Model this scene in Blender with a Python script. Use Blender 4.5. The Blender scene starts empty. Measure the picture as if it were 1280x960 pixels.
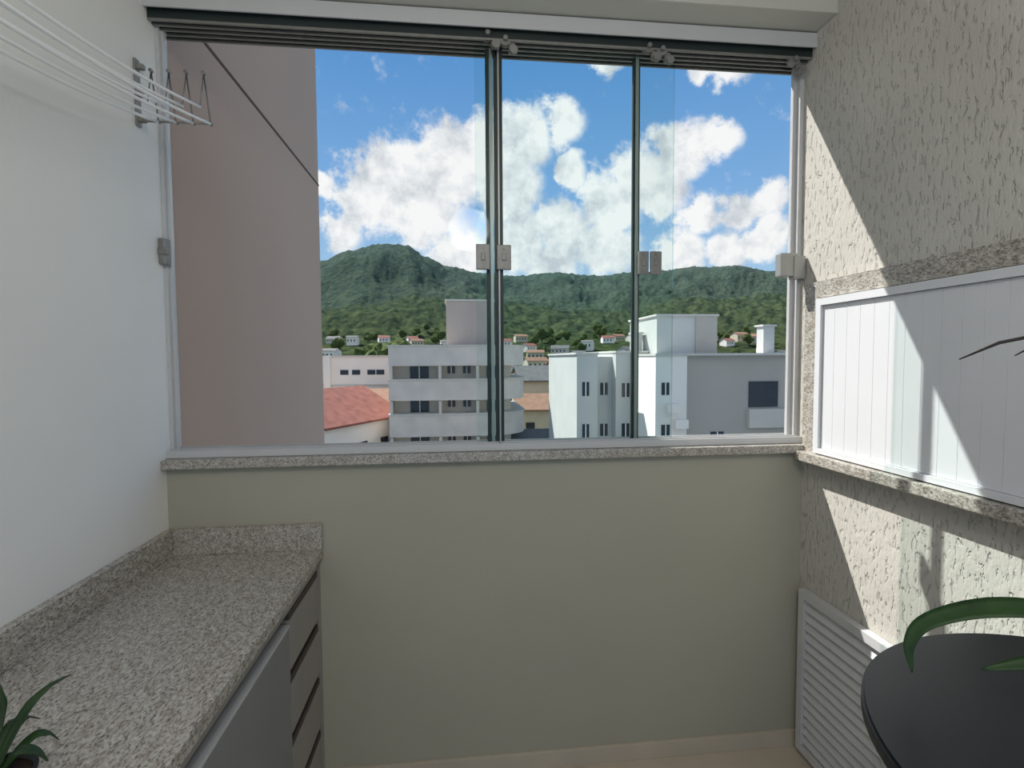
import bpy, bmesh, math, random
from mathutils import Vector, Matrix, noise
random.seed(7)
S=bpy.context.scene
COL=bpy.context.collection
XL,XR,D=-0.963,1.293,1.80
# ------------------------------------------------------------------ materials
def new_mat(name):
    m=bpy.data.materials.new(name); m.use_nodes=True
    nt=m.node_tree; b=nt.nodes['Principled BSDF']
    return m,nt,b
def N(nt,t,**k):
    n=nt.nodes.new(t)
    for a,v in k.items(): setattr(n,a,v)
    return n
def coords(nt,scale=(1,1,1),rot=(0,0,0)):
    tc=N(nt,'ShaderNodeTexCoord'); mp=N(nt,'ShaderNodeMapping')
    mp.inputs['Scale'].default_value=scale; mp.inputs['Rotation'].default_value=rot
    nt.links.new(tc.outputs['Object'],mp.inputs[0]); return mp.outputs[0]
def noise_tex(nt,vec,scale,detail=3,rough=.5):
    n=N(nt,'ShaderNodeTexNoise'); n.inputs['Scale'].default_value=scale
    n.inputs['Detail'].default_value=detail; n.inputs['Roughness'].default_value=rough
    nt.links.new(vec,n.inputs['Vector']); return n
def ramp(nt,fac,stops):
    r=N(nt,'ShaderNodeValToRGB'); e=r.color_ramp.elements
    while len(e)<len(stops): e.new(.5)
    for el,(p,c) in zip(e,stops):
        el.position=p; el.color=(c[0],c[1],c[2],1)
    nt.links.new(fac,r.inputs[0]); return r
def bump(nt,b,h,strength,dist):
    bp=N(nt,'ShaderNodeBump'); bp.inputs['Strength'].default_value=strength; bp.inputs['Distance'].default_value=dist
    nt.links.new(h,bp.inputs['Height']); nt.links.new(bp.outputs[0],b.inputs['Normal'])
def plain(name,c,rough=.5,metal=0,var=.06,scale=6,bmp=0,bscale=200,bdist=.001,spec=None):
    m,nt,b=new_mat(name); v=coords(nt)
    n=noise_tex(nt,v,scale,4)
    lo=[x*(1-var) for x in c]; hi=[min(1,x*(1+var)) for x in c]
    r=ramp(nt,n.outputs[0],[(.3,lo),(.7,hi)])
    nt.links.new(r.outputs[0],b.inputs['Base Color'])
    b.inputs['Roughness'].default_value=rough; b.inputs['Metallic'].default_value=metal
    if spec is not None: b.inputs['Specular IOR Level'].default_value=spec
    if bmp: bump(nt,b,noise_tex(nt,v,bscale,2).outputs[0],bmp,bdist)
    return m
M={}
M['wall']=plain('painted_plaster',(.83,.82,.79),.75,bmp=.25,bscale=90,bdist=.002,var=.02,scale=2)
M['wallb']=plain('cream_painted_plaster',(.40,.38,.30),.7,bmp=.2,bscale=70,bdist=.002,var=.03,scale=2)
M['ceil']=plain('ceiling_paint',(.58,.56,.50),.8,var=.01)
M['floor']=plain('beige_tile',(.52,.45,.36),.35,var=.05,scale=8)
M['alu']=plain('white_aluminium',(.56,.555,.55),.35,var=.02)
M['alug']=plain('satin_aluminium',(.40,.40,.38),.4,metal=.5,var=.04)
M['chrome']=plain('brushed_steel',(.27,.26,.24),.5,metal=.5,var=.1,scale=40)
M['dark']=plain('dark_gasket',(.018,.028,.026),.45,var=.1)
M['black']=plain('black_satin',(.010,.011,.013),.4,var=.1,scale=30)
M['shut']=plain('white_lacquered_aluminium',(.70,.705,.72),.4,var=.015)
M['cab']=plain('grey_laminate',(.22,.22,.225),.4,var=.02)
M['cabs']=plain('light_grey_edge_profile',(.50,.50,.50),.4,var=.02)
M['cabb']=plain('grey_taupe_laminate',(.29,.272,.25),.45,var=.03)
M['gap']=plain('handle_recess_brown',(.06,.048,.04),.6,var=.1)
M['rod']=plain('white_coated_wire',(.95,.95,.95),.3,var=.01)
M['brown']=plain('mauve_brown_render',(.49,.345,.265),.85,var=.05,scale=.5,bmp=.3,bscale=30,bdist=.004)
M['brown2']=plain('groove_dark',(.10,.06,.05),.9,var=.05)
def granite():
    m,nt,b=new_mat('speckled_granite'); v=coords(nt,(1,.5,1),(0,0,.5))
    n1=noise_tex(nt,v,165,6,.72); n2=noise_tex(nt,v,55,4,.6); n3=noise_tex(nt,v,300,2,.5)
    r1=ramp(nt,n1.outputs[0],[(.33,(.15,.135,.12)),(.43,(.33,.305,.27)),(.51,(.49,.46,.41)),(.66,(.64,.61,.55))])
    r2=ramp(nt,n2.outputs[0],[(.35,(.75,.72,.68)),(.6,(1,1,1))])
    mx=N(nt,'ShaderNodeMix',data_type='RGBA',blend_type='MULTIPLY'); mx.inputs[0].default_value=1
    nt.links.new(r1.outputs[0],mx.inputs[6]); nt.links.new(r2.outputs[0],mx.inputs[7])
    r3=ramp(nt,n3.outputs[0],[(.34,(.32,.30,.28)),(.42,(1,1,1))])
    mx2=N(nt,'ShaderNodeMix',data_type='RGBA',blend_type='MULTIPLY'); mx2.inputs[0].default_value=1
    nt.links.new(mx.outputs[2],mx2.inputs[6]); nt.links.new(r3.outputs[0],mx2.inputs[7])
    nt.links.new(mx2.outputs[2],b.inputs['Base Color']); b.inputs['Roughness'].default_value=.25
    return m
M['granite']=granite()
def stucco():
    m,nt,b=new_mat('scratched_stucco'); v=coords(nt,(1,2.4,.8))
    n=noise_tex(nt,v,34,3,.55)
    n.inputs['Distortion'].default_value=.25
    r=ramp(nt,n.outputs[0],[(.35,(0,0,0)),(.42,(.85,.85,.85)),(.6,(1,1,1))])
    n2=noise_tex(nt,coords(nt),3,3)
    c=ramp(nt,n2.outputs[0],[(.3,(.50,.475,.425)),(.7,(.57,.545,.49))])
    nt.links.new(c.outputs[0],b.inputs['Base Color']); b.inputs['Roughness'].default_value=.85
    fine=noise_tex(nt,coords(nt),160,2)
    ad=N(nt,'ShaderNodeMath',operation='MULTIPLY_ADD'); ad.inputs[1].default_value=.15
    nt.links.new(fine.outputs[0],ad.inputs[0]); nt.links.new(r.outputs[0],ad.inputs[2])
    bump(nt,b,ad.outputs[0],.9,.005); return m
M['stucco']=stucco()
def glass(name,tint,gl):
    m=bpy.data.materials.new(name); m.use_nodes=True; nt=m.node_tree; nt.nodes.clear()
    o=N(nt,'ShaderNodeOutputMaterial'); t=N(nt,'ShaderNodeBsdfTransparent'); g=N(nt,'ShaderNodeBsdfGlossy')
    n=N(nt,'ShaderNodeTexNoise'); n.inputs['Scale'].default_value=1.5
    r=ramp(nt,n.outputs[0],[(.3,[x*.985 for x in tint]),(.7,tint)])
    nt.links.new(r.outputs[0],t.inputs[0]); g.inputs['Roughness'].default_value=.02
    f=N(nt,'ShaderNodeFresnel'); f.inputs[0].default_value=1.45
    ml=N(nt,'ShaderNodeMath',operation='MULTIPLY'); ml.inputs[1].default_value=gl
    mx=N(nt,'ShaderNodeMixShader'); nt.links.new(f.outputs[0],ml.inputs[0]); nt.links.new(ml.outputs[0],mx.inputs[0])
    nt.links.new(t.outputs[0],mx.inputs[1]); nt.links.new(g.outputs[0],mx.inputs[2]); nt.links.new(mx.outputs[0],o.inputs[0])
    return m
M['glass']=glass('clear_glass',(.98,.985,.98),.10)
M['glassg']=glass('green_tinted_glass',(.925,.972,.962),.12)
def leafmat(name,a,c,rough=.4):
    m,nt,b=new_mat(name); n=noise_tex(nt,coords(nt,(1,1,1)),25,3)
    r=ramp(nt,n.outputs[0],[(.3,a),(.7,c)]); nt.links.new(r.outputs[0],b.inputs['Base Color'])
    b.inputs['Roughness'].default_value=rough; b.inputs['Specular IOR Level'].default_value=.3; return m
M['leaf']=leafmat('glossy_green_leaf',(.012,.038,.010),(.03,.078,.02),.5)
M['leafd']=leafmat('dark_green_leaf',(.010,.03,.010),(.025,.06,.018))
M['stem']=plain('dark_twig',(.025,.017,.012),.7)
M['soil']=plain('potting_soil',(.03,.02,.012),.95,var=.4,scale=90)
def forest(name,dk,lt,haze,sc):
    m,nt,b=new_mat(name); v=coords(nt)
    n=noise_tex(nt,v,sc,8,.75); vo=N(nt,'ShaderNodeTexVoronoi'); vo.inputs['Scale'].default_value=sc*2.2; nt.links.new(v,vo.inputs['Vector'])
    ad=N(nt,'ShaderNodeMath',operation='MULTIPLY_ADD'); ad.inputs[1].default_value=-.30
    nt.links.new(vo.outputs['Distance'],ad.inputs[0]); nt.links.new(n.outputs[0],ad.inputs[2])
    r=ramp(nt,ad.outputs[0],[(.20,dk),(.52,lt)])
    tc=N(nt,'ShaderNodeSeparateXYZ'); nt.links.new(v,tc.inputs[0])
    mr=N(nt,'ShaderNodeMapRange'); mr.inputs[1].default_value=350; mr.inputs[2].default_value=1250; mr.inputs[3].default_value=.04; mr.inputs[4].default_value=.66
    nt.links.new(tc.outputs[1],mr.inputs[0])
    mx=N(nt,'ShaderNodeMix',data_type='RGBA'); nt.links.new(mr.outputs[0],mx.inputs[0])  # distance haze mixed into the hillside's base colour
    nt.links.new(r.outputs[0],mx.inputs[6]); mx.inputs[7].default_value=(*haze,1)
    nt.links.new(mx.outputs[2],b.inputs['Base Color']); b.inputs['Roughness'].default_value=1; b.inputs['Specular IOR Level'].default_value=0
    bump(nt,b,ad.outputs[0],1,5); return m
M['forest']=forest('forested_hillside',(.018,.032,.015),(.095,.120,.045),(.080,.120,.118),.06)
M['tree']=plain('tree_foliage',(.075,.105,.028),.9,var=.7,scale=2.5,bmp=1,bscale=6,bdist=.3,spec=.1)
M['bark']=plain('bark',(.08,.05,.03),.9)
M['ground']=plain('town_ground',(.17,.16,.13),.95,var=.4,scale=.05)
M['fac']=plain('offwhite_facade',(.62,.57,.50),.8,var=.05,scale=.6)
M['facr']=plain('cream_recess_render',(.68,.60,.50),.8,var=.04,scale=.6)  # warm cream, the own colour of the walls behind the parapets
M['facg']=plain('grey_parapet_render',(.66,.60,.54),.8,var=.10,scale=.7)
M['facb']=plain('pale_blue_grey_render',(.56,.555,.52),.8,var=.05,scale=.5)
M['facd']=plain('grey_and_shaded_render',(.46,.42,.37),.85,var=.05,scale=.5)
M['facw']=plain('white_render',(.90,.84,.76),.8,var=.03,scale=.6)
M['tower']=plain('mauve_grey_render',(.46,.38,.33),.85,var=.05,scale=.5)
M['win']=plain('dark_window_glass',(.02,.025,.035),.15,var=.3)
M['trimc']=plain('concrete_coping',(.60,.57,.52),.8)
M['beige']=plain('beige_render',(.55,.49,.36),.85,var=.08,scale=.7)
def tiles(name,a,c):
    m,nt,b=new_mat(name); w=N(nt,'ShaderNodeTexWave'); w.inputs['Scale'].default_value=1.6; w.inputs['Distortion'].default_value=.5
    w.bands_direction='X'; v=coords(nt); nt.links.new(v,w.inputs['Vector'])
    n=noise_tex(nt,v,1.5,4); mu=N(nt,'ShaderNodeMath',operation='MULTIPLY_ADD'); mu.inputs[1].default_value=.4
    nt.links.new(w.outputs['Fac'],mu.inputs[0]); nt.links.new(n.outputs[0],mu.inputs[2])
    r=ramp(nt,mu.outputs[0],[(.35,a),(.85,c)]); nt.links.new(r.outputs[0],b.inputs['Base Color']); b.inputs['Roughness'].default_value=.85
    return m
M['redtile']=tiles('red_clay_tiles',(.13,.035,.025),(.32,.115,.08))
M['orange']=tiles('orange_clay_tiles',(.16,.08,.045),(.30,.16,.095))
M['greyroof']=tiles('fibre_cement_roof',(.07,.07,.065),(.16,.155,.15))
# ------------------------------------------------------------------ mesh helpers
def obj_from_bm(name,bm,mats,parent=None,smooth=False):
    me=bpy.data.meshes.new(name); bmesh.ops.recalc_face_normals(bm,faces=bm.faces[:]); bm.to_mesh(me); bm.free()
    for m in (mats if isinstance(mats,(list,tuple)) else [mats]): me.materials.append(m)
    if smooth:
        for p in me.polygons: p.use_smooth=True
    o=bpy.data.objects.new(name,me); COL.objects.link(o)
    if parent is not None: o.parent=parent
    return o
def add_box(bm,lo,hi,mi=0,bev=0):
    r=bmesh.ops.create_cube(bm,size=1); vs=r['verts']
    for v in vs: v.co=Vector([lo[i]+(v.co[i]+.5)*(hi[i]-lo[i]) for i in range(3)])
    fs=set(f for v in vs for f in v.link_faces)
    for f in fs: f.material_index=mi
    if bev:
        es=list(set(e for v in vs for e in v.link_edges))
        rr=bmesh.ops.bevel(bm,geom=es,offset=bev,segments=2,affect='EDGES',profile=.6)
        for f in rr['faces']: f.material_index=mi
def boxes(name,lst,mats,parent=None,bev=0):
    bm=bmesh.new()
    for b in lst: add_box(bm,b[0],b[1],b[2] if len(b)>2 else 0,bev)
    return obj_from_bm(name,bm,mats,parent)
def each(name,lst,mats,parent=None,bev=0):
    return [boxes(name,[b],mats,parent,bev) for b in lst]
def add_cyl(bm,c,r,h,axis='Z',seg=24,r2=None,mi=0):
    res=bmesh.ops.create_cone(bm,cap_ends=True,segments=seg,radius1=r,radius2=r if r2 is None else r2,depth=h)
    mt={'Z':Matrix(),'Y':Matrix.Rotation(math.pi/2,4,'X'),'X':Matrix.Rotation(math.pi/2,4,'Y')}[axis]
    bmesh.ops.transform(bm,matrix=Matrix.Translation(c)@mt,verts=res['verts'])
    for f in set(f for v in res['verts'] for f in v.link_faces): f.material_index=mi
def add_tube(bm,pts,r,seg=8,mi=0):
    pts=[Vector(p) for p in pts]; rings=[]
    for i,p in enumerate(pts):
        t=(pts[min(i+1,len(pts)-1)]-pts[max(i-1,0)]).normalized()
        a=Vector((0,0,1)) if abs(t.z)<.9 else Vector((1,0,0))
        u=t.cross(a).normalized(); w=t.cross(u)
        rr=r[i] if isinstance(r,(list,tuple)) else r
        rings.append([bm.verts.new(p+u*math.cos(k*2*math.pi/seg)*rr+w*math.sin(k*2*math.pi/seg)*rr) for k in range(seg)])
    for a,b in zip(rings,rings[1:]):
        for k in range(seg):
            f=bm.faces.new((a[k],a[(k+1)%seg],b[(k+1)%seg],b[k])); f.material_index=mi
    for rg in (rings[0],rings[-1]):
        f=bm.faces.new(rg); f.material_index=mi
def tube(name,pts,r,mat,parent=None,seg=8):
    bm=bmesh.new(); add_tube(bm,pts,r,seg); return obj_from_bm(name,bm,mat,parent,True)
def extrude(name,poly,z0,z1,mat,parent=None):
    bm=bmesh.new(); a=[bm.verts.new((x,y,z0)) for x,y in poly]; b=[bm.verts.new((x,y,z1)) for x,y in poly]
    n=len(poly)
    for i in range(n): bm.faces.new((a[i],a[(i+1)%n],b[(i+1)%n],b[i]))
    bm.faces.new(a); bm.faces.new(b)
    return obj_from_bm(name,bm,mat,parent)
def empty(name,loc=(0,0,0)):
    o=bpy.data.objects.new(name,None); COL.objects.link(o); o.location=loc; o.empty_display_size=.1; return o
def reloc(root):
    for c in root.children: c.matrix_parent_inverse=Matrix.Translation(root.location).inverted()
def tag(o,label,cat,group=None,kind=None):
    o['label']=label; o['category']=cat
    if group: o['group']=group
    if kind: o['kind']=kind
def struct(o,label=None,cat=None):
    o['kind']='structure'
    if label: o['label']=label
    if cat: o['category']=cat
# ------------------------------------------------------------------ room shell
YB=-1.2; ZC=2.85; Y2=1.90
struct(boxes('wall_left',[((XL-.15,YB,0),(XL,Y2,ZC))],M['wall']),'smooth off-white painted plaster side wall','wall')
struct(boxes('wall_right',[((XR,YB,0),(XR+.15,Y2,ZC))],M['stucco']),'rough beige stucco wall with vertical scratches','wall')
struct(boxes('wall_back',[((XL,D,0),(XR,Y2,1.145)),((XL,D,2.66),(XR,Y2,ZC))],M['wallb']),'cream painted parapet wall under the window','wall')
struct(boxes('floor',[((XL-.15,YB,-.12),(XR+.15,Y2,0))],M['floor']),'beige ceramic tile floor','floor')
struct(boxes('ceiling',[((XL-.15,YB,ZC),(XR+.15,Y2,ZC+.12))],M['ceil']),'white painted ceiling','ceiling')
struct(boxes('trim_1',[((XL,1.665,2.66),(XR,D,ZC))],M['ceil'],bev=.004),'painted plaster beam above the window','beam')
struct(boxes('baseboard_back',[((-.466,D-.012,0),(XR,D,.062))],M['floor'],bev=.002),'beige tile skirting','baseboard')
# ------------------------------------------------------------------ window
W=empty('window_1',(0.16,1.85,1.175)); struct(W,'wide frameless glass sliding window in aluminium track','window')
bl=[((XL,1.80,1.176),(XR,1.898,1.183))]
for i,y in enumerate((1.802,1.824,1.846,1.868,1.890)): bl.append(((XL,y,1.1825),(XR,y+.005,1.200+.004*(i%2))))
boxes('bottom_track',bl,M['alu'],W,bev=.001)
tl=[((XL,1.765,2.628),(XR,1.899,2.655)),((XL,1.765,2.606),(XR,1.772,2.629))]
boxes('top_track',tl,M['alu'],W,bev=.001)
for y in (1.79,1.815,1.84,1.865,1.89):
    boxes('track_channel',[((XL,y,2.585),(XR,y+.006,2.628))],M['dark'],W)
    boxes('track_lip',[((XL,y,2.578),(XR,y+.008,2.585))],M['chrome'],W)
boxes('side_jamb',[((XL,1.83,1.2),(XL+.010,1.875,2.63)),((XL+.0099,1.845,1.2),(XL+.018,1.865,2.6))],M['alu'],W,bev=.001)
boxes('side_jamb',[((XR-.016,1.83,1.2),(XR,1.885,2.63)),((XR-.030,1.85,1.2),(XR-.0159,1.865,2.58))],M['alu'],W,bev=.001)
def pane(x0,x1,y,mat): return boxes('glass_pane',[((x0,y,1.2),(x1,y+.008,2.59))],mat,W)
pane(XL+.02,.145,1.853,M['glass']); pane(.072,.79,1.826,M['glassg']); pane(.655,XR-.03,1.853,M['glass'])
def stile(x,y,w,mat,d=.014): return boxes('pane_edge_seal',[((x,y-d/2,1.2),(x+w,y+d/2,2.59))],mat,W,bev=.001)
stile(.108,1.850,.013,M['dark']); stile(.122,1.845,.012,M['alug']); stile(.136,1.836,.030,M['dark']); stile(.148,1.822,.006,M['alug'])
stile(.642,1.850,.008,M['dark']); stile(.650,1.845,.012,M['alug']); stile(.662,1.85,.006,M['dark'])
stile(.0695,1.830,.0025,M['glassg'],.008); stile(.789,1.830,.0025,M['glassg'],.008)
def latch(x,z,w,h,y=1.81,mat='chrome'):
    bm=bmesh.new(); add_box(bm,(x,y,z),(x+w,y+.014,z+h),0,.003)
    for k in (.14,.86): add_cyl(bm,(x+w*.5,y-.001,z+h*k),.005,.004,'Y',12)
    add_box(bm,(x+w*.35,y-.004,z+h*.36),(x+w*.65,y+.002,z+h*.64),0,.002)
    return obj_from_bm('latch',bm,M[mat],W)
latch(.070,1.812,.048,.088,1.808); latch(.142,1.812,.050,.086,1.806)
latch(.655,1.803,.038,.082,1.812); latch(.700,1.803,.040,.082,1.808)
boxes('latch',[((XL+.001,1.80,1.815),(XL+.022,1.835,1.90)),((XL+.001,1.795,1.845),(XL+.032,1.81,1.868))],M['chrome'],W,bev=.004)
boxes('latch',[((XR-.10,1.80,1.80),(XR-.035,1.835,1.885)),((XR-.05,1.795,1.79),(XR-.004,1.83,1.875))],M['alug'],W,bev=.004)
def roller(x,z):
    bm=bmesh.new(); add_cyl(bm,(x,1.80,z),.021,.018,'Y',20); add_cyl(bm,(x,1.79,z),.008,.02,'Y',12)
    add_box(bm,(x+.012,1.797,z-.04),(x+.034,1.812,z-.005),0,.003); add_cyl(bm,(x+.028,1.79,z-.036),.014,.016,'Y',16)
    return obj_from_bm('roller',bm,M['chrome'],W,False)
for x,z in ((.115,2.60),(.175,2.585),(.68,2.59),(.728,2.582),(1.225,2.575)): roller(x,z)
reloc(W)
o=boxes('window_sill',[((XL,1.765,1.145),(XR,1.915,1.175))],M['granite'],bev=.003)
tag(o,'speckled granite sill slab under the window','window sill')
# ------------------------------------------------------------------ neighbouring wall of the same block
B=empty('building_wall',(-1.6,2.96,-11)); 
boxes('rendered_wall',[((-3.0,1.902,-11),(-.995,3.95,4.15))],M['brown'],B)
boxes('expansion_joint',[((-.996,1.904,2.768),(-.992,3.952,2.782)),((-1.4,3.949,2.768),(-.992,3.953,2.782))],M['brown2'],B)
reloc(B); tag(B,'tall mauve-brown rendered wall with a thin horizontal joint','building')
# ------------------------------------------------------------------ counter + cabinet
CT=empty('countertop',(-.71,.9,.825))
boxes('granite_slab',[((XL+.001,-.3,.823),(-.466,D-.001,.855))],M['granite'],CT,bev=.003)
boxes('granite_backsplash',[((XL+.001,-.3,.855),(XL+.022,D-.001,.942)),((XL+.022,D-.022,.855),(-.466,D-.001,.942))],M['granite'],CT,bev=.002)
reloc(CT); tag(CT,'speckled grey-beige granite worktop with low upstand','countertop')
CB=empty('cabinet',(-.71,.9,0))
boxes('body',[((XL+.004,-.28,.10),(-.505,D-.005,.80)),((XL+.004,-.26,0),(-.55,D-.02,.10))],M['gap'],CB)
boxes('side_panel',[((-.5045,1.776,.0),(-.478,D-.002,.80))],M['cabb'],CB,bev=.001)
boxes('top_rail',[((-.504,-.28,.790),(-.481,D-.008,.822))],M['cabb'],CB,bev=.001)
zt=.764
for i in range(4):
    z1=zt-i*.187; z0=z1-.143
    if i==3: z0=.06
    d=empty('drawer'); d.parent=CB
    boxes('drawer_front',[((-.504,1.478,z0),(-.479,1.772,z1))],M['cabb'],d,bev=.0015)
    o=boxes('handle',[((-.504,1.478,z1+.001),(-.482,1.772,z1+.021))],M['gap'],d); o['label']='dark recessed grip profile'
for i in range(2):
    y1=1.472-i*.66; y0=y1-.655
    d=empty('door'); d.parent=CB
    boxes('door_front',[((-.504,y0,.06),(-.479,y1,.746))],M['cab'],d,bev=.0015)
    boxes('handle',[((-.504,y0,.747),(-.478,y1,.755))],M['cabs'],d,bev=.001)
for c in CB.children:
    c.matrix_parent_inverse=Matrix.Translation(CB.location).inverted()
tag(CB,'grey laminate base cabinet with doors and four drawers','cabinet')
# ------------------------------------------------------------------ barbecue niche on right wall
G=empty('barbecue_surround',(XR-.02,1.2,1.156))
boxes('granite_frame',[((XR-.018,.58,1.156),(XR-.001,.64,1.767)),((XR-.018,1.702,1.156),(XR-.001,D-.024,1.767)),((XR-.018,.64,1.708),(XR-.001,1.702,1.767))],M['granite'],G)
boxes('granite_ledge',[((1.238,.56,1.122),(XR-.001,1.764,1.156))],M['granite'],G,bev=.003)
reloc(G); tag(G,'speckled granite frame and ledge around the barbecue opening','barbecue surround')
def frame4(name,x0,x1,y0,y1,z0,z1,w,mat,parent,wb=None):
    wb=wb or w
    return boxes(name,[((x0,y0,z0),(x1,y0+w,z1)),((x0,y1-w,z0),(x1,y1,z1)),((x0,y0+w,z1-w),(x1,y1-w,z1)),((x0,y0+w,z0),(x1,y1-w,z0+wb))],mat,parent)
SH=empty('barbecue_shutter',(XR-.02,1.2,1.16))
y0,y1,z0,z1=.645,1.700,1.160,1.704
frame4('frame',XR-.032,XR-.004,y0,y1,z0,z1,.024,M['shut'],SH,.018)
bm=bmesh.new(); ys=y1-.026; n=0
while ys-.052>y0+.02:
    add_box(bm,(XR-.022,ys-.0546,z0+.019),(XR-.012,ys,z1-.025),0,.0010)
    n+=1; ys-=.0553
add_box(bm,(XR-.019,y0+.028,z0+.02),(XR-.008,y1-.028,z1-.026),0)
obj_from_bm('ribbed_panel',bm,M['shut'],SH)
reloc(SH); tag(SH,'white ribbed aluminium shutter closing the barbecue niche','shutter')
LD=empty('louvred_door',(XR-.02,1.5,.03))
y0,y1,z0,z1=1.34,1.762,.02,.634
frame4('frame',XR-.030,XR-.002,y0,y1,z0,z1,.030,M['alu'],LD)
bm=bmesh.new(); z=z0+.041
while z<z1-.05:
    a=[(XR-.026,z),(XR-.023,z-.004),(XR-.006,z+.024),(XR-.009,z+.028)]
    va=[bm.verts.new((p[0],y0+.031,p[1])) for p in a]; vb=[bm.verts.new((p[0],y1-.031,p[1])) for p in a]
    for i in range(4): bm.faces.new((va[i],va[(i+1)%4],vb[(i+1)%4],vb[i]))
    bm.faces.new(va); bm.faces.new(vb); z+=.036
obj_from_bm('louvre_slats',bm,M['alu'],LD)
reloc(LD); tag(LD,'white aluminium louvred door low on the stucco wall','cabinet door')
# ------------------------------------------------------------------ black round table
T=empty('bar_table',(.872,.466,0))
bm=bmesh.new(); add_cyl(bm,(.872,.466,.988),.353,.024,'Z',96)
es=[e for e in bm.edges if abs(e.verts[0].co.z-e.verts[1].co.z)<1e-5]
bmesh.ops.bevel(bm,geom=es,offset=.004,segments=2,affect='EDGES')
obj_from_bm('tabletop',bm,M['black'],T)
bm=bmesh.new(); add_cyl(bm,(.872,.466,.495),.03,.95,'Z',24); add_cyl(bm,(.872,.466,.968),.10,.012,'Z',32)
obj_from_bm('pedestal',bm,M['black'],T)
bm=bmesh.new(); add_cyl(bm,(.872,.466,.012),.22,.022,'Z',48,.20); obj_from_bm('base',bm,M['black'],T)
reloc(T); tag(T,'round matt black bar table beside the stucco wall','table')
# ------------------------------------------------------------------ plants
def leaf(name,pts,width,mat,parent,fold=.25,side=None):
    P=[Vector(p) for p in pts]; out=[]
    ext=[P[0]*2-P[1]]+P+[P[-1]*2-P[-2]]
    for i in range(1,len(ext)-2):
        for k in range(6):
            t=k/6; a,b,c,d=ext[i-1:i+3]
            out.append(.5*((2*b)+(-a+c)*t+(2*a-5*b+4*c-d)*t*t+(-a+3*b-3*c+d)*t**3))
    out.append(P[-1]); n=len(out); bm=bmesh.new(); rows=[]
    for i,p in enumerate(out):
        t=(out[min(i+1,n-1)]-out[max(i-1,0)]).normalized(); s=t.cross(Vector(side or (0,0,1)))
        s=s.normalized() if s.length>1e-3 else Vector((1,0,0)); up=s.cross(t)
        f=i/(n-1); w=width*(.3+.7*min(1,f*2))*(1 if f<.45 else max(0,(1-f)/.55)**.75)+.0005
        rows.append([bm.verts.new(p-s*w+up*w*fold),bm.verts.new(p-s*w*.5+up*w*fold*.3),bm.verts.new(p),bm.verts.new(p+s*w*.5+up*w*fold*.3),bm.verts.new(p+s*w+up*w*fold)])
    for a,b in zip(rows,rows[1:]):
        for k in range(4): bm.faces.new((a[k],a[k+1],b[k+1],b[k]))
    o=obj_from_bm(name,bm,mat,parent,True)
    md=o.modifiers.new('t','SOLIDIFY'); md.thickness=.0008
    return o
def pot(c,r,h,parent,mat):
    bm=bmesh.new(); prof=[(0,0),(r*.72,0),(r*.80,h*.1),(r*.95,h*.8),(r,h),(r*.9,h),(r*.86,h*.85)]; seg=40; rings=[]
    for (rr,zz) in prof[1:]:
        rings.append([bm.verts.new((c[0]+rr*math.cos(2*math.pi*k/seg),c[1]+rr*math.sin(2*math.pi*k/seg),c[2]+zz)) for k in range(seg)])
    for a,b in zip(rings,rings[1:]):
        for k in range(seg): bm.faces.new((a[k],a[(k+1)%seg],b[(k+1)%seg],b[k]))
    bm.faces.new(rings[0]); obj_from_bm('pot',bm,mat,parent,True)
    bm=bmesh.new(); add_cyl(bm,(c[0],c[1],c[2]+h*.84),r*.87,.008,'Z',32); obj_from_bm('soil',bm,M['soil'],parent)
P1=empty('potted_plant',(.98,.47,1.0)); c=Vector((.98,.47,1.0)); pot(c,.075,.10,P1,M['black'])
def L1(pts,w,m='leaf',**k): leaf('leaf',pts,w,M[m],P1,**k)
b0=c+Vector((0,0,.09))
L1([b0,(.93,.53,1.125),(.85,.60,1.143),(.77,.65,1.135),(.70,.68,1.105),(.672,.685,1.07),(.668,.675,1.03)],.017,fold=.12,side=(-.4,-.4,.85))
L1([b0,(.92,.53,1.10),(.85,.57,1.085),(.79,.61,1.075),(.735,.635,1.055)],.018,fold=.15,side=(-.3,-.5,.8))
L1([b0,(1.03,.60,1.18),(1.07,.70,1.20),(1.08,.78,1.15)],.020)
L1([b0,(1.06,.42,1.2),(1.14,.38,1.22),(1.2,.35,1.16)],.022)
L1([b0,(.97,.38,1.2),(.95,.30,1.22),(.92,.23,1.16)],.022)
L1([b0,(.90,.42,1.14),(.83,.38,1.15),(.76,.36,1.09)],.020,'leafd')
bm=bmesh.new()
st=[(.98,.47,1.08),(1.0,.49,1.25),(.985,.56,1.40),(.935,.62,1.505),(.875,.67,1.535),(.82,.70,1.520),(.775,.72,1.495)]
add_tube(bm,st,[.0035,.003,.003,.003,.0028,.0025,.001],8)
add_tube(bm,[(.875,.67,1.535),(.855,.68,1.515),(.835,.69,1.50)],[.0022,.0018,.0008],6)
obj_from_bm('flower_stem',bm,M['stem'],P1,True)
reloc(P1); tag(P1,'green strap-leaved plant in black pot on the round table','potted plant')
pc=Vector((-.662,.765,.855)); P2=empty('potted_plant',pc); pot(pc,.055,.06,P2,M['black'])
b0=pc+Vector((0,0,.05))
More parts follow.
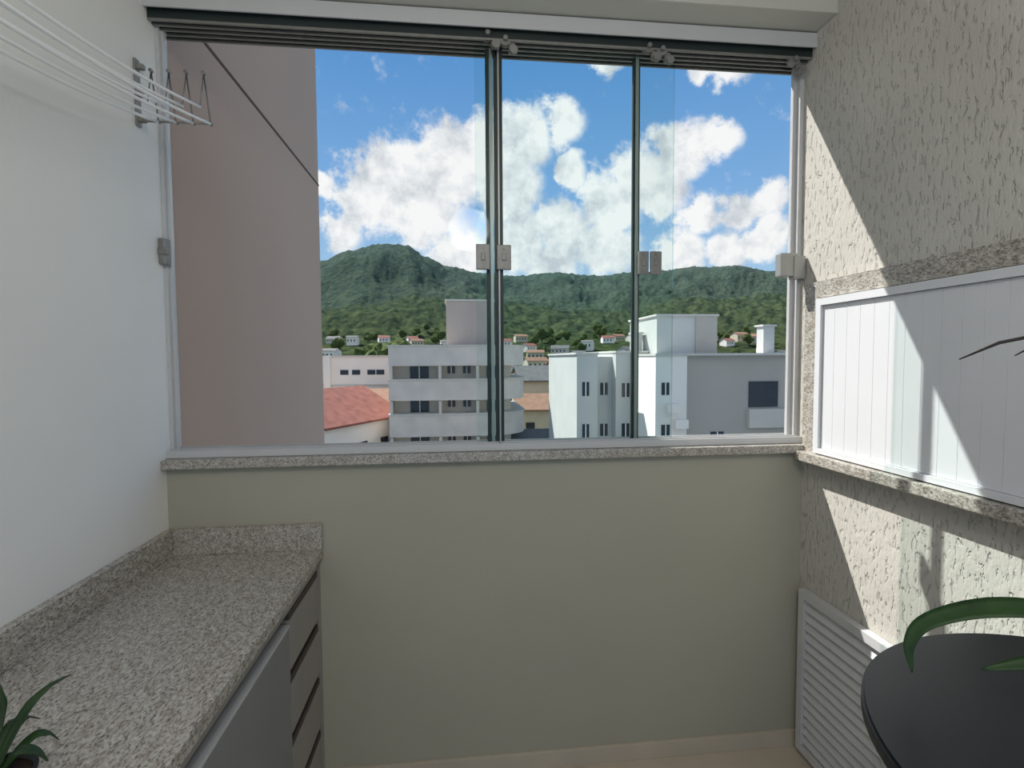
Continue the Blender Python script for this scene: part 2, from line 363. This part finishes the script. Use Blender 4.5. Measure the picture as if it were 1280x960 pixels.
for offs,w in (([(.005,.055,.06),(.02,.085,.085),(.042,.105,.095)],.010),
              ([(-.03,.055,.06),(-.05,.08,.085),(-.06,.10,.09)],.013),
              ([(.02,.045,.03),(.035,.06,.03),(.045,.07,.012)],.011),
              ([(-.07,.03,.09),(-.10,.05,.10),(-.13,.07,.08)],.013),
              ([(.03,.005,.04),(.055,.01,.04),(.07,.015,.02)],.011),
              ([(-.01,-.05,.08),(-.02,-.09,.10),(-.03,-.12,.07)],.013),
              ([(-.005,.045,.045),(-.002,.07,.05),(.005,.09,.035)],.013),
              ([(-.03,.03,.05),(-.05,.055,.055),(-.06,.08,.035)],.014),
              ([(-.05,-.03,.07),(-.08,-.05,.09),(-.12,-.07,.06)],.013)):
    leaf('leaf',[b0]+[b0+Vector(q) for q in offs],w,M['leafd'] if random.random()<.6 else M['leaf'],P2)
reloc(P2); tag(P2,'small bushy green plant in dark pot on the granite worktop','potted plant')
# ------------------------------------------------------------------ drying rack
R=empty('clothes_drying_rack',(XL+.01,1.72,2.31))
boxes('wall_bracket',[((XL+.001,1.705,2.215),(XL+.008,1.728,2.415)),((XL+.007,1.708,2.385),(XL+.026,1.725,2.400)),((XL+.007,1.708,2.228),(XL+.026,1.725,2.243)),((XL+.007,1.708,2.305),(XL+.020,1.725,2.320))],M['chrome'],R,bev=.002)
boxes('wall_bracket',[((XL+.001,-.62,2.215),(XL+.012,-.585,2.415))],M['chrome'],R,bev=.002)
for yy in (1.70,-.60):
    xs=[XL+.02+i*.050 for i in range(5)]; lo,hi=2.225,2.375
    bm=bmesh.new()
    add_tube(bm,[(xs[0],yy,lo),(xs[4],yy,lo)],.003,6)
    obj_from_bm('arm_bar',bm,M['chrome'],R,True)
    for i in range(1,5):
        bm=bmesh.new()
        add_tube(bm,[(xs[i]-.030,yy,lo+.05),(xs[i]-.016,yy,hi),(xs[i],yy,lo)],.0022,6)
        add_cyl(bm,(xs[i]-.016,yy,hi),.005,.012,'Y',10); add_cyl(bm,(xs[i],yy,lo),.005,.014,'Y',10)
        obj_from_bm('rod_hanger',bm,M['chrome'],R,True)
def rodpts(x,z,sag):
    out=[]
    for i in range(33):
        t=i/32; y=1.70+(-.60-1.70)*t
        out.append((x,y,z-sag*4*t*(1-t)))
    return out
for x,z in [(XL+.02+.050*k,2.225) for k in (1,2,3,4)]+[(XL-.010+.050*k,2.275) for k in (2,3,4)]:
    tube('hanging_rod',rodpts(x,z,.15),.0044,M['rod'],R,8)
reloc(R); tag(R,'white wire wall-mounted folding clothes drying rack','drying rack')
# ------------------------------------------------------------------ outside: ground and hills
o=boxes('ground',[((-600,6,-11.3),(900,400,-11))],M['ground']); tag(o,'grey-green town ground between the buildings','ground',kind='stuff')
ridge=[(-40,.10),(-25,.13),(-18,.160),(-14.2,.181),(-11.2,.202),(-7.9,.215),(-5.3,.211),(-3.2,.190),(-1,.174),(2.5,.161),(6.1,.155),(11.4,.164),(15,.158),(19.2,.166),(22.6,.171),(26.6,.178),(29.7,.184),(32.6,.172),(35.4,.165),(45,.15),(55,.11)]
front=[(-40,.06),(-20,.078),(-14.2,.086),(-10,.098),(-6,.108),(-1,.105),(4,.098),(11,.088),(19,.100),(28,.115),(33,.12),(45,.10),(55,.08)]
def interp(t,a):
    if a<=t[0][0]: return t[0][1]
    for (x0,v0),(x1,v1) in zip(t,t[1:]):
        if a<=x1:
            f=(a-x0)/(x1-x0); f=f*f*(3-2*f); return v0+(v1-v0)*f
    return t[-1][1]
def terrain(az,y):
    r=interp(ridge,az)*1200+1.5; f=interp(front,az)*620+1.5
    pts=[(170,-11),(260,-4),(380,14),(620,f),(740,f*.90),(1200,r),(1500,r*.8)]
    z=interp(pts,y); x=math.tan(math.radians(az))*y
    amp=min(1,max(0,(y-300)/500))
    g=noise.fractal(Vector((x/120,y/160,0)),1,2,6)
    z+=g*22*amp*(.25 if y>1080 else 1)
    t=min(1,max(0,(y-330)/150))
    z+=noise.noise(Vector((x/11,y/11,3)))*4.5*t+noise.noise(Vector((x/5,y/5,9)))*2.6*t
    return z
bm=bmesh.new(); NA,NY=560,190; grid=[]
for j in range(NY):
    y=170*(1500/170)**(j/(NY-1)); row=[]
    for i in range(NA):
        az=-40+95*i/(NA-1); row.append(bm.verts.new((math.tan(math.radians(az))*y,y,terrain(az,y))))
    grid.append(row)
for j in range(NY-1):
    for i in range(NA-1): bm.faces.new((grid[j][i],grid[j][i+1],grid[j+1][i+1],grid[j+1][i]))
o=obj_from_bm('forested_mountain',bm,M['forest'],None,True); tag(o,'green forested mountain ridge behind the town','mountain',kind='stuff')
# ------------------------------------------------------------------ apartment block
def rounded(x0,x1,y0,y1,r,seg=10):
    p=[(x0,y1),(x0,y0),(x1-r,y0)]
    for k in range(1,seg+1):
        a=-math.pi/2+math.pi/2*k/seg; p.append((x1-r+r*math.cos(a),y0+r+r*math.sin(a)))
    p.append((x1,y1)); return p
A=empty('apartment_building',(0,50,-11))
extrude('body',rounded(-5.55,5.0,45.6,56,2.6),-11,1.2,M['facr'],A)
bands=[(.95,2.6),(-2.0,-.28),(-5.1,-3.25),(-8.1,-6.3)]
for a,b in bands: extrude('balcony_parapet',rounded(-5.75,6.1,44,56,3.4),a,b,M['facg'],A)
for a,b in bands: extrude('parapet_coping',rounded(-5.82,6.18,43.92,56.05,3.45),b,b+.12,M['trimc'],A)
each('balcony_divider',[((x,44.05,z),(x+.25,45.6,z+1.25)) for x in (-5.7,-1.6,1.6) for z in (-.30,-3.3,-6.4)],M['fac'],A)
for z in (-.2,-3.15,-6.25):
    for x0,x1,zz in ((-4.1,-2.5,z-.1),(-.85,-.2,z+.45),(.5,1.15,z+.45),(2.6,3.6,z-.1)):
        boxes('window',[((x0,45.5,zz),(x1,45.62,z+1.08))],M['win'],A)
        boxes('window_frame',[(((x0+x1)/2-.04,45.45,zz),((x0+x1)/2+.04,45.5,z+1.08))],M['facw'],A)
boxes('rooftop_tower',[((-.95,47,1.2),(3.4,52,6.75))],M['tower'],A)
boxes('tower_coping',[((-1.05,46.9,6.75),(3.5,52.1,6.9))],M['trimc'],A)
reloc(A); tag(A,'grey-white apartment block with banded balconies and rounded corner','apartment building')
Bb=empty('apartment_building',(13,33,-11))
each('body',[((7.55,32,-11),(8.9,42,1.75)),((8.9,32.8,-11),(10.1,42,1.6)),((10.1,32,-11),(12.2,42,1.85))],M['facb'],Bb)
boxes('body',[((11.15,28,-11),(13.0,40,1.62))],M['facw'],Bb); boxes('body',[((13.0,28.3,-11),(19.2,40,1.62))],M['facd'],Bb)  # lit side in white, shaded side in grey, put into the wall colours
each('parapet_coping',[((7.45,31.9,1.75),(8.95,42,1.87)),((10.05,31.9,1.85),(12.25,42,1.97)),((11.1,27.9,1.62),(19.3,40,1.75))],M['trimc'],Bb)
boxes('stair_tower',[((12.4,31,1.6),(14.9,36,4.1))],M['facb'],Bb); boxes('stair_tower',[((14.9,30.9,1.6),(16.3,36.0,4.1))],M['facd'],Bb)
boxes('tower_coping',[((12.3,30.85,4.1),(16.4,36.1,4.22))],M['trimc'],Bb)
boxes('chimney',[((11.6,33,1.6),(12.2,33.6,3.1)),((11.5,32.9,3.1),(12.3,33.7,3.2))],M['facb'],Bb)
boxes('chimney',[((18.2,29,1.6),(18.9,29.7,3.35)),((18.1,28.9,3.35),(19.0,29.8,3.45))],M['facb'],Bb)
for x,z,w,h,y in ((7.9,-.9,.45,.9,31.97),(7.9,-3.6,.45,.9,31.97),(9.3,-.9,.5,.8,32.77),(9.3,-3.6,.5,.8,32.77),(10.5,-1.0,.5,.9,31.97),(10.5,-3.6,.5,.9,31.97),(11.5,-3.3,.5,1.,27.97),(11.5,-.6,.45,.7,27.97),(14.6,-3.3,.8,.5,28.27)):
    boxes('window',[((x,y,z),(x+w,y+.06,z+h))],M['win'],Bb); boxes('window_frame',[((x+w/2-.03,y-.03,z),(x+w/2+.03,y,z+h))],M['facw'],Bb)
boxes('balcony_window',[((16.9,28.24,-1.4),(18.7,28.32,.1))],M['win'],Bb)
boxes('balcony_rail',[((16.8,28.0,-2.6),(19.2,28.3,-1.5))],M['fac'],Bb)
for bx,bz in ((11.75,-1.6),(12.2,-2.5)):
    boxes('air_conditioner',[((bx,27.6,bz),(bx+.75,27.98,bz+.5))],M['facw'],Bb)
reloc(Bb); tag(Bb,'pale blue-grey low block with stair tower and chimneys','apartment building')
Wb=empty('office_building',(-12,64,-11))
boxes('body',[((-17,60,-11),(-7.6,70,1.85)),((-14.9,59.5,-11),(-14.2,60,1.85))],M['facw'],Wb)
each('window',[((x,59.95,-.2),(x+.9,60.0,.35)) for x in (-13.2,-11.9,-10.2,-9.2)],M['win'],Wb)
each('window',[((x,59.95,-3.4),(x+.5,60.0,-2.7)) for x in (-13.2,-11.4,-9.6,-8.4)],M['win'],Wb)
each('parapet_coping',[((-17,59.8,1.85),(-7.5,70,2.0)),((-17,59.9,-1.5),(-7.6,60,-1.3))],M['trimc'],Wb)
reloc(Wb); tag(Wb,'long white low building with small windows','building')
# houses
def house_mesh(w,d,h,rh,wm,rm,ov=.5):
    bm=bmesh.new(); add_box(bm,(-w/2,-d/2,0),(w/2,d/2,h))
    for s in (-1,1):
        a=[bm.verts.new((s*w/2,-d/2,h)),bm.verts.new((s*w/2,d/2,h)),bm.verts.new((s*w/2,0,h+rh))]; bm.faces.new(a)
    t=.18
    for s in (-1,1):
        p=[(-w/2-ov,s*(d/2+ov),h-rh*ov/(d/2)),(w/2+ov,s*(d/2+ov),h-rh*ov/(d/2)),(w/2+ov,0,h+rh),(-w/2-ov,0,h+rh)]
        lo=[bm.verts.new(q) for q in p]; hi=[bm.verts.new((q[0],q[1],q[2]+t)) for q in p]
        fs=[bm.faces.new(lo),bm.faces.new(hi)]+[bm.faces.new((lo[i],lo[(i+1)%4],hi[(i+1)%4],hi[i])) for i in range(4)]
        for f in fs: f.material_index=1
    for k in range(int(w//3)):
        x=-w/2+1+k*3; add_box(bm,(x,-d/2-.04,h*.45),(x+1.1,-d/2,h*.75),2); 
    me=bpy.data.meshes.new('house'); bmesh.ops.recalc_face_normals(bm,faces=bm.faces[:]); bm.to_mesh(me); bm.free()
    for m in (wm,rm,M['win']): me.materials.append(m)
    return me
def house(me,loc,rot,label,group=None,sc=1):
    o=bpy.data.objects.new('house',me); COL.objects.link(o); o.location=loc; o.rotation_euler=(0,0,rot); o.scale=(sc,)*3
    tag(o,label,'house',group); return o
house(house_mesh(10,9,7.4,2.4,M['facw'],M['redtile']),(-11.8,47,-11),math.radians(62),'white house with red clay tile gable roof')
house(house_mesh(7,12,7.6,1.6,M['beige'],M['orange']),(-6.2,57,-11),math.radians(5),'beige house with weathered orange tile roof')
house(house_mesh(9,8,9.4,1.9,M['beige'],M['greyroof']),(13.5,78,-11),math.radians(5),'beige house with dark grey pitched roof')
house(house_mesh(9,9,6.3,1.5,M['beige'],M['orange']),(12.2,66,-11),math.radians(-6),'beige house with weathered orange roof')
house(house_mesh(8,10,4.2,1.2,M['beige'],M['greyroof']),(7.9,50,-11),math.radians(2),'low shed with grey fibre-cement roof')
house(house_mesh(7,9,3.2,.8,M['facd'],M['greyroof']),(8.2,41.5,-11),math.radians(0),'low shed with grey fibre-cement roof')
house(house_mesh(9,8,11.6,2.0,M['facw'],M['redtile']),(31,104,-11),math.radians(-10),'white house with bright red gable roof')
house(house_mesh(9,8,10.2,2.0,M['beige'],M['redtile']),(22,96,-11),math.radians(12),'beige house with bright red gable roof')
hm=[house_mesh(11,8,5.5,2.2,M['facw'],M['redtile']),house_mesh(13,9,6.5,2,M['beige'],M['orange']),house_mesh(10,9,8,1.5,M['facw'],M['greyroof']),house_mesh(14,8,5,2.4,M['fac'],M['greyroof'])]
hl=['small white house with red roof in the town','small beige house with orange roof in the town','small white house with grey roof in the town','small grey house with grey roof in the town']
placed=[]
def free(x,y,r):
    if any((x-a)**2+(y-b)**2<(r+c)**2 for a,b,c in placed): return False
    placed.append((x,y,r)); return True
for x,y in ((13.5,78),(31,104),(22,96)): placed.append((x,y,7))
for i in range(130):
    y=random.uniform(120,360) if i<85 else random.uniform(260,400); az=random.uniform(-20,40); x=math.tan(math.radians(az))*y
    k=random.randrange(4); ro=random.uniform(-.6,.6); sc=random.uniform(.6,.85)
    if not free(x,y,6.5): continue
    z=terrain(az,y)-.5 if y>170 else -11
    house(hm[k],(x,y,z),ro,hl[k],'houses of the town',sc)
def tree_mesh(seed):
    rnd=random.Random(seed); bm=bmesh.new()
    for k in range(9):
        r=rnd.uniform(1.3,2.1); c=Vector((rnd.uniform(-1.6,1.6),rnd.uniform(-1.6,1.6),rnd.uniform(3.6,6.6)))
        res=bmesh.ops.create_icosphere(bm,subdivisions=3,radius=r)
        for v in res['verts']:
            d=v.co.normalized(); v.co=c+d*r*(1+.28*noise.noise(d*2.6+c)+.2*noise.noise(d*7+c))
    add_tube(bm,[(0,0,-1),(.1,0,2),(0,.1,4.5)],[.35,.25,.15],8,1)
    me=bpy.data.meshes.new('tree'); bm.to_mesh(me); bm.free(); me.materials.append(M['tree']); me.materials.append(M['bark'])
    return me
tm=[tree_mesh(s) for s in (1,2,3)]
def tree(loc,s,label='leafy green tree among the houses'):
    o=bpy.data.objects.new('tree',random.choice(tm)); COL.objects.link(o); o.location=loc; o.scale=(s,s,s*random.uniform(.85,1.1)); o.rotation_euler=(0,0,random.uniform(0,6))
    tag(o,label,'tree','trees of the town')
tree((-23.5,100,-11),1.9,'bright green tree behind the white building'); tree((-12.3,101,-11),2.2,'bright green tree behind the white building')
placed+= [(-23.5,100,6),(-12.3,101,7)]
for i in range(260):
    y=random.uniform(95,440); az=random.uniform(-20,40); x=math.tan(math.radians(az))*y
    s=random.uniform(.8,1.3)
    if not free(x,y,3.2*s): continue
    z=terrain(az,y)-1 if y>170 else -11
    tree((x,y,z),s)
# ------------------------------------------------------------------ world: sky with cumulus clouds
w=bpy.data.worlds.new('sky'); S.world=w; w.use_nodes=True; nt=w.node_tree; nt.nodes.clear()
out=N(nt,'ShaderNodeOutputWorld'); bg=N(nt,'ShaderNodeBackground'); nt.links.new(bg.outputs[0],out.inputs[0])
tc=N(nt,'ShaderNodeTexCoord'); sx=N(nt,'ShaderNodeSeparateXYZ'); nt.links.new(tc.outputs['Generated'],sx.inputs[0])
sky=ramp(nt,sx.outputs[2],[(0,(.38,.55,.72)),(.14,(.38,.60,.84)),(.3,(.21,.43,.77)),(.5,(.11,.31,.66)),(1,(.06,.18,.46))])
def nz(scale,detail,rough):
    n=N(nt,'ShaderNodeTexNoise'); n.inputs['Scale'].default_value=scale; n.inputs['Detail'].default_value=detail; n.inputs['Roughness'].default_value=rough
    nt.links.new(tc.outputs['Generated'],n.inputs['Vector']); return n
n1=nz(11,6,.62)
sub=N(nt,'ShaderNodeVectorMath',operation='SUBTRACT'); nt.links.new(n1.outputs['Color'],sub.inputs[0]); sub.inputs[1].default_value=(.5,.5,.5)
scl=N(nt,'ShaderNodeVectorMath',operation='SCALE'); nt.links.new(sub.outputs[0],scl.inputs[0]); scl.inputs['Scale'].default_value=.08
wv=N(nt,'ShaderNodeVectorMath',operation='ADD'); nt.links.new(tc.outputs['Generated'],wv.inputs[0]); nt.links.new(scl.outputs[0],wv.inputs[1])
blobs=[(-6.2,18.2,4.9),(-1,19.8,4.8),(2.5,21,4.0),(-9.6,16.2,3.3),(-3.2,16,4.0),(7,22.3,3.6),(11.4,24.1,2.7),(6.1,17.6,3.8),(-12,12.8,2.4),(-13.6,17.4,1.3),(.7,11.5,3.4),(7,12.6,3.8),(11.9,13.4,3.6),(16.7,16.2,3.6),(20,18.5,3.4),(24.2,20.2,3.4),(27.8,20.7,2.3),(12.7,19.6,1.9),(22.6,16.9,2.8),(26.2,14.3,2.0),(29.7,14.5,1.8),(32.2,15,1.8),(24.2,10.6,2.7),(28.5,10.5,2.3),(32.2,11.4,2.3),(16.7,11.6,3.8),(10.6,10.5,3.1),(17.1,29.8,1.9),(28.5,27.2,2.1),(25.8,27.6,1.2),
 (-30,20,8),(-45,14,7),(48,18,7),(60,25,9),(120,30,16),(160,25,14),(-150,35,18),(-110,20,12),(90,15,10),(180,50,14)]
prev=None
for az,el,r in blobs:
    a,e=math.radians(az),math.radians(el); cvec=(math.sin(a)*math.cos(e),math.cos(a)*math.cos(e),math.sin(e))
    d=N(nt,'ShaderNodeVectorMath',operation='DISTANCE'); nt.links.new(wv.outputs[0],d.inputs[0]); d.inputs[1].default_value=cvec
    mr=N(nt,'ShaderNodeMapRange'); mr.inputs[1].default_value=0; mr.inputs[2].default_value=math.radians(r)*1.3; mr.inputs[3].default_value=1; mr.inputs[4].default_value=0
    nt.links.new(d.outputs['Value'],mr.inputs[0])
    if prev is None: prev=mr.outputs[0]
    else:
        mx=N(nt,'ShaderNodeMath',operation='SMOOTH_MAX'); mx.inputs[2].default_value=.05; nt.links.new(prev,mx.inputs[0]); nt.links.new(mr.outputs[0],mx.inputs[1]); prev=mx.outputs[0]
n2=nz(22,9,.66)
ad=N(nt,'ShaderNodeMath',operation='MULTIPLY_ADD'); ad.inputs[1].default_value=1.1; nt.links.new(n2.outputs[0],ad.inputs[0]); nt.links.new(prev,ad.inputs[2])
den=N(nt,'ShaderNodeMapRange'); den.interpolation_type='SMOOTHSTEP'; den.inputs[1].default_value=.66; den.inputs[2].default_value=1.04; nt.links.new(ad.outputs[0],den.inputs[0])
n3=nz(15,7,.62)
shd=ramp(nt,n3.outputs[0],[(.36,(.60,.64,.70)),(.47,(.82,.845,.88)),(.56,(.98,.98,.99))])
mix=N(nt,'ShaderNodeMix',data_type='RGBA'); nt.links.new(den.outputs[0],mix.inputs[0]); nt.links.new(sky.outputs[0],mix.inputs[6]); nt.links.new(shd.outputs[0],mix.inputs[7])
nt.links.new(mix.outputs[2],bg.inputs[0]); bg.inputs[1].default_value=1.0
# ------------------------------------------------------------------ lights
sd=Vector((.59,-.56,-1)).normalized()
l=bpy.data.lights.new('sun','SUN'); l.energy=8.0; l.angle=.009; l.color=(1,.975,.94)
so=bpy.data.objects.new('sun',l); COL.objects.link(so); so.rotation_euler=sd.to_track_quat('-Z','Y').to_euler(); so.location=(-5,8,12)
l=bpy.data.lights.new('fill_lamp','POINT'); l.shadow_soft_size=.16; l.energy=32; l.color=(1,.95,.89)  # added fill that brightens the interior, no fitting modelled
lo=bpy.data.objects.new('fill_lamp',l); COL.objects.link(lo); lo.location=(.10,-.35,2.5)
# ------------------------------------------------------------------ camera
cam=bpy.data.cameras.new('camera'); co=bpy.data.objects.new('camera',cam); COL.objects.link(co); S.camera=co
cam.sensor_width=36; cam.lens=36*641.9/1280; cam.clip_start=.02; cam.clip_end=5000
yaw,pitch,roll=.106,.049,-.006
cy,sy,cp,sp=math.cos(yaw),math.sin(yaw),math.cos(pitch),math.sin(pitch)
f=Vector((sy*cp,cy*cp,-sp)); r=Vector((cy,-sy,0)); u=r.cross(f)
r2=math.cos(roll)*r+math.sin(roll)*u; u2=-math.sin(roll)*r+math.cos(roll)*u
m=Matrix((r2,u2,-f)).transposed().to_4x4(); m.translation=(0,0,1.5); co.matrix_world=m
S.view_settings.view_transform='Standard'; S.view_settings.look='None'; S.view_settings.exposure=0
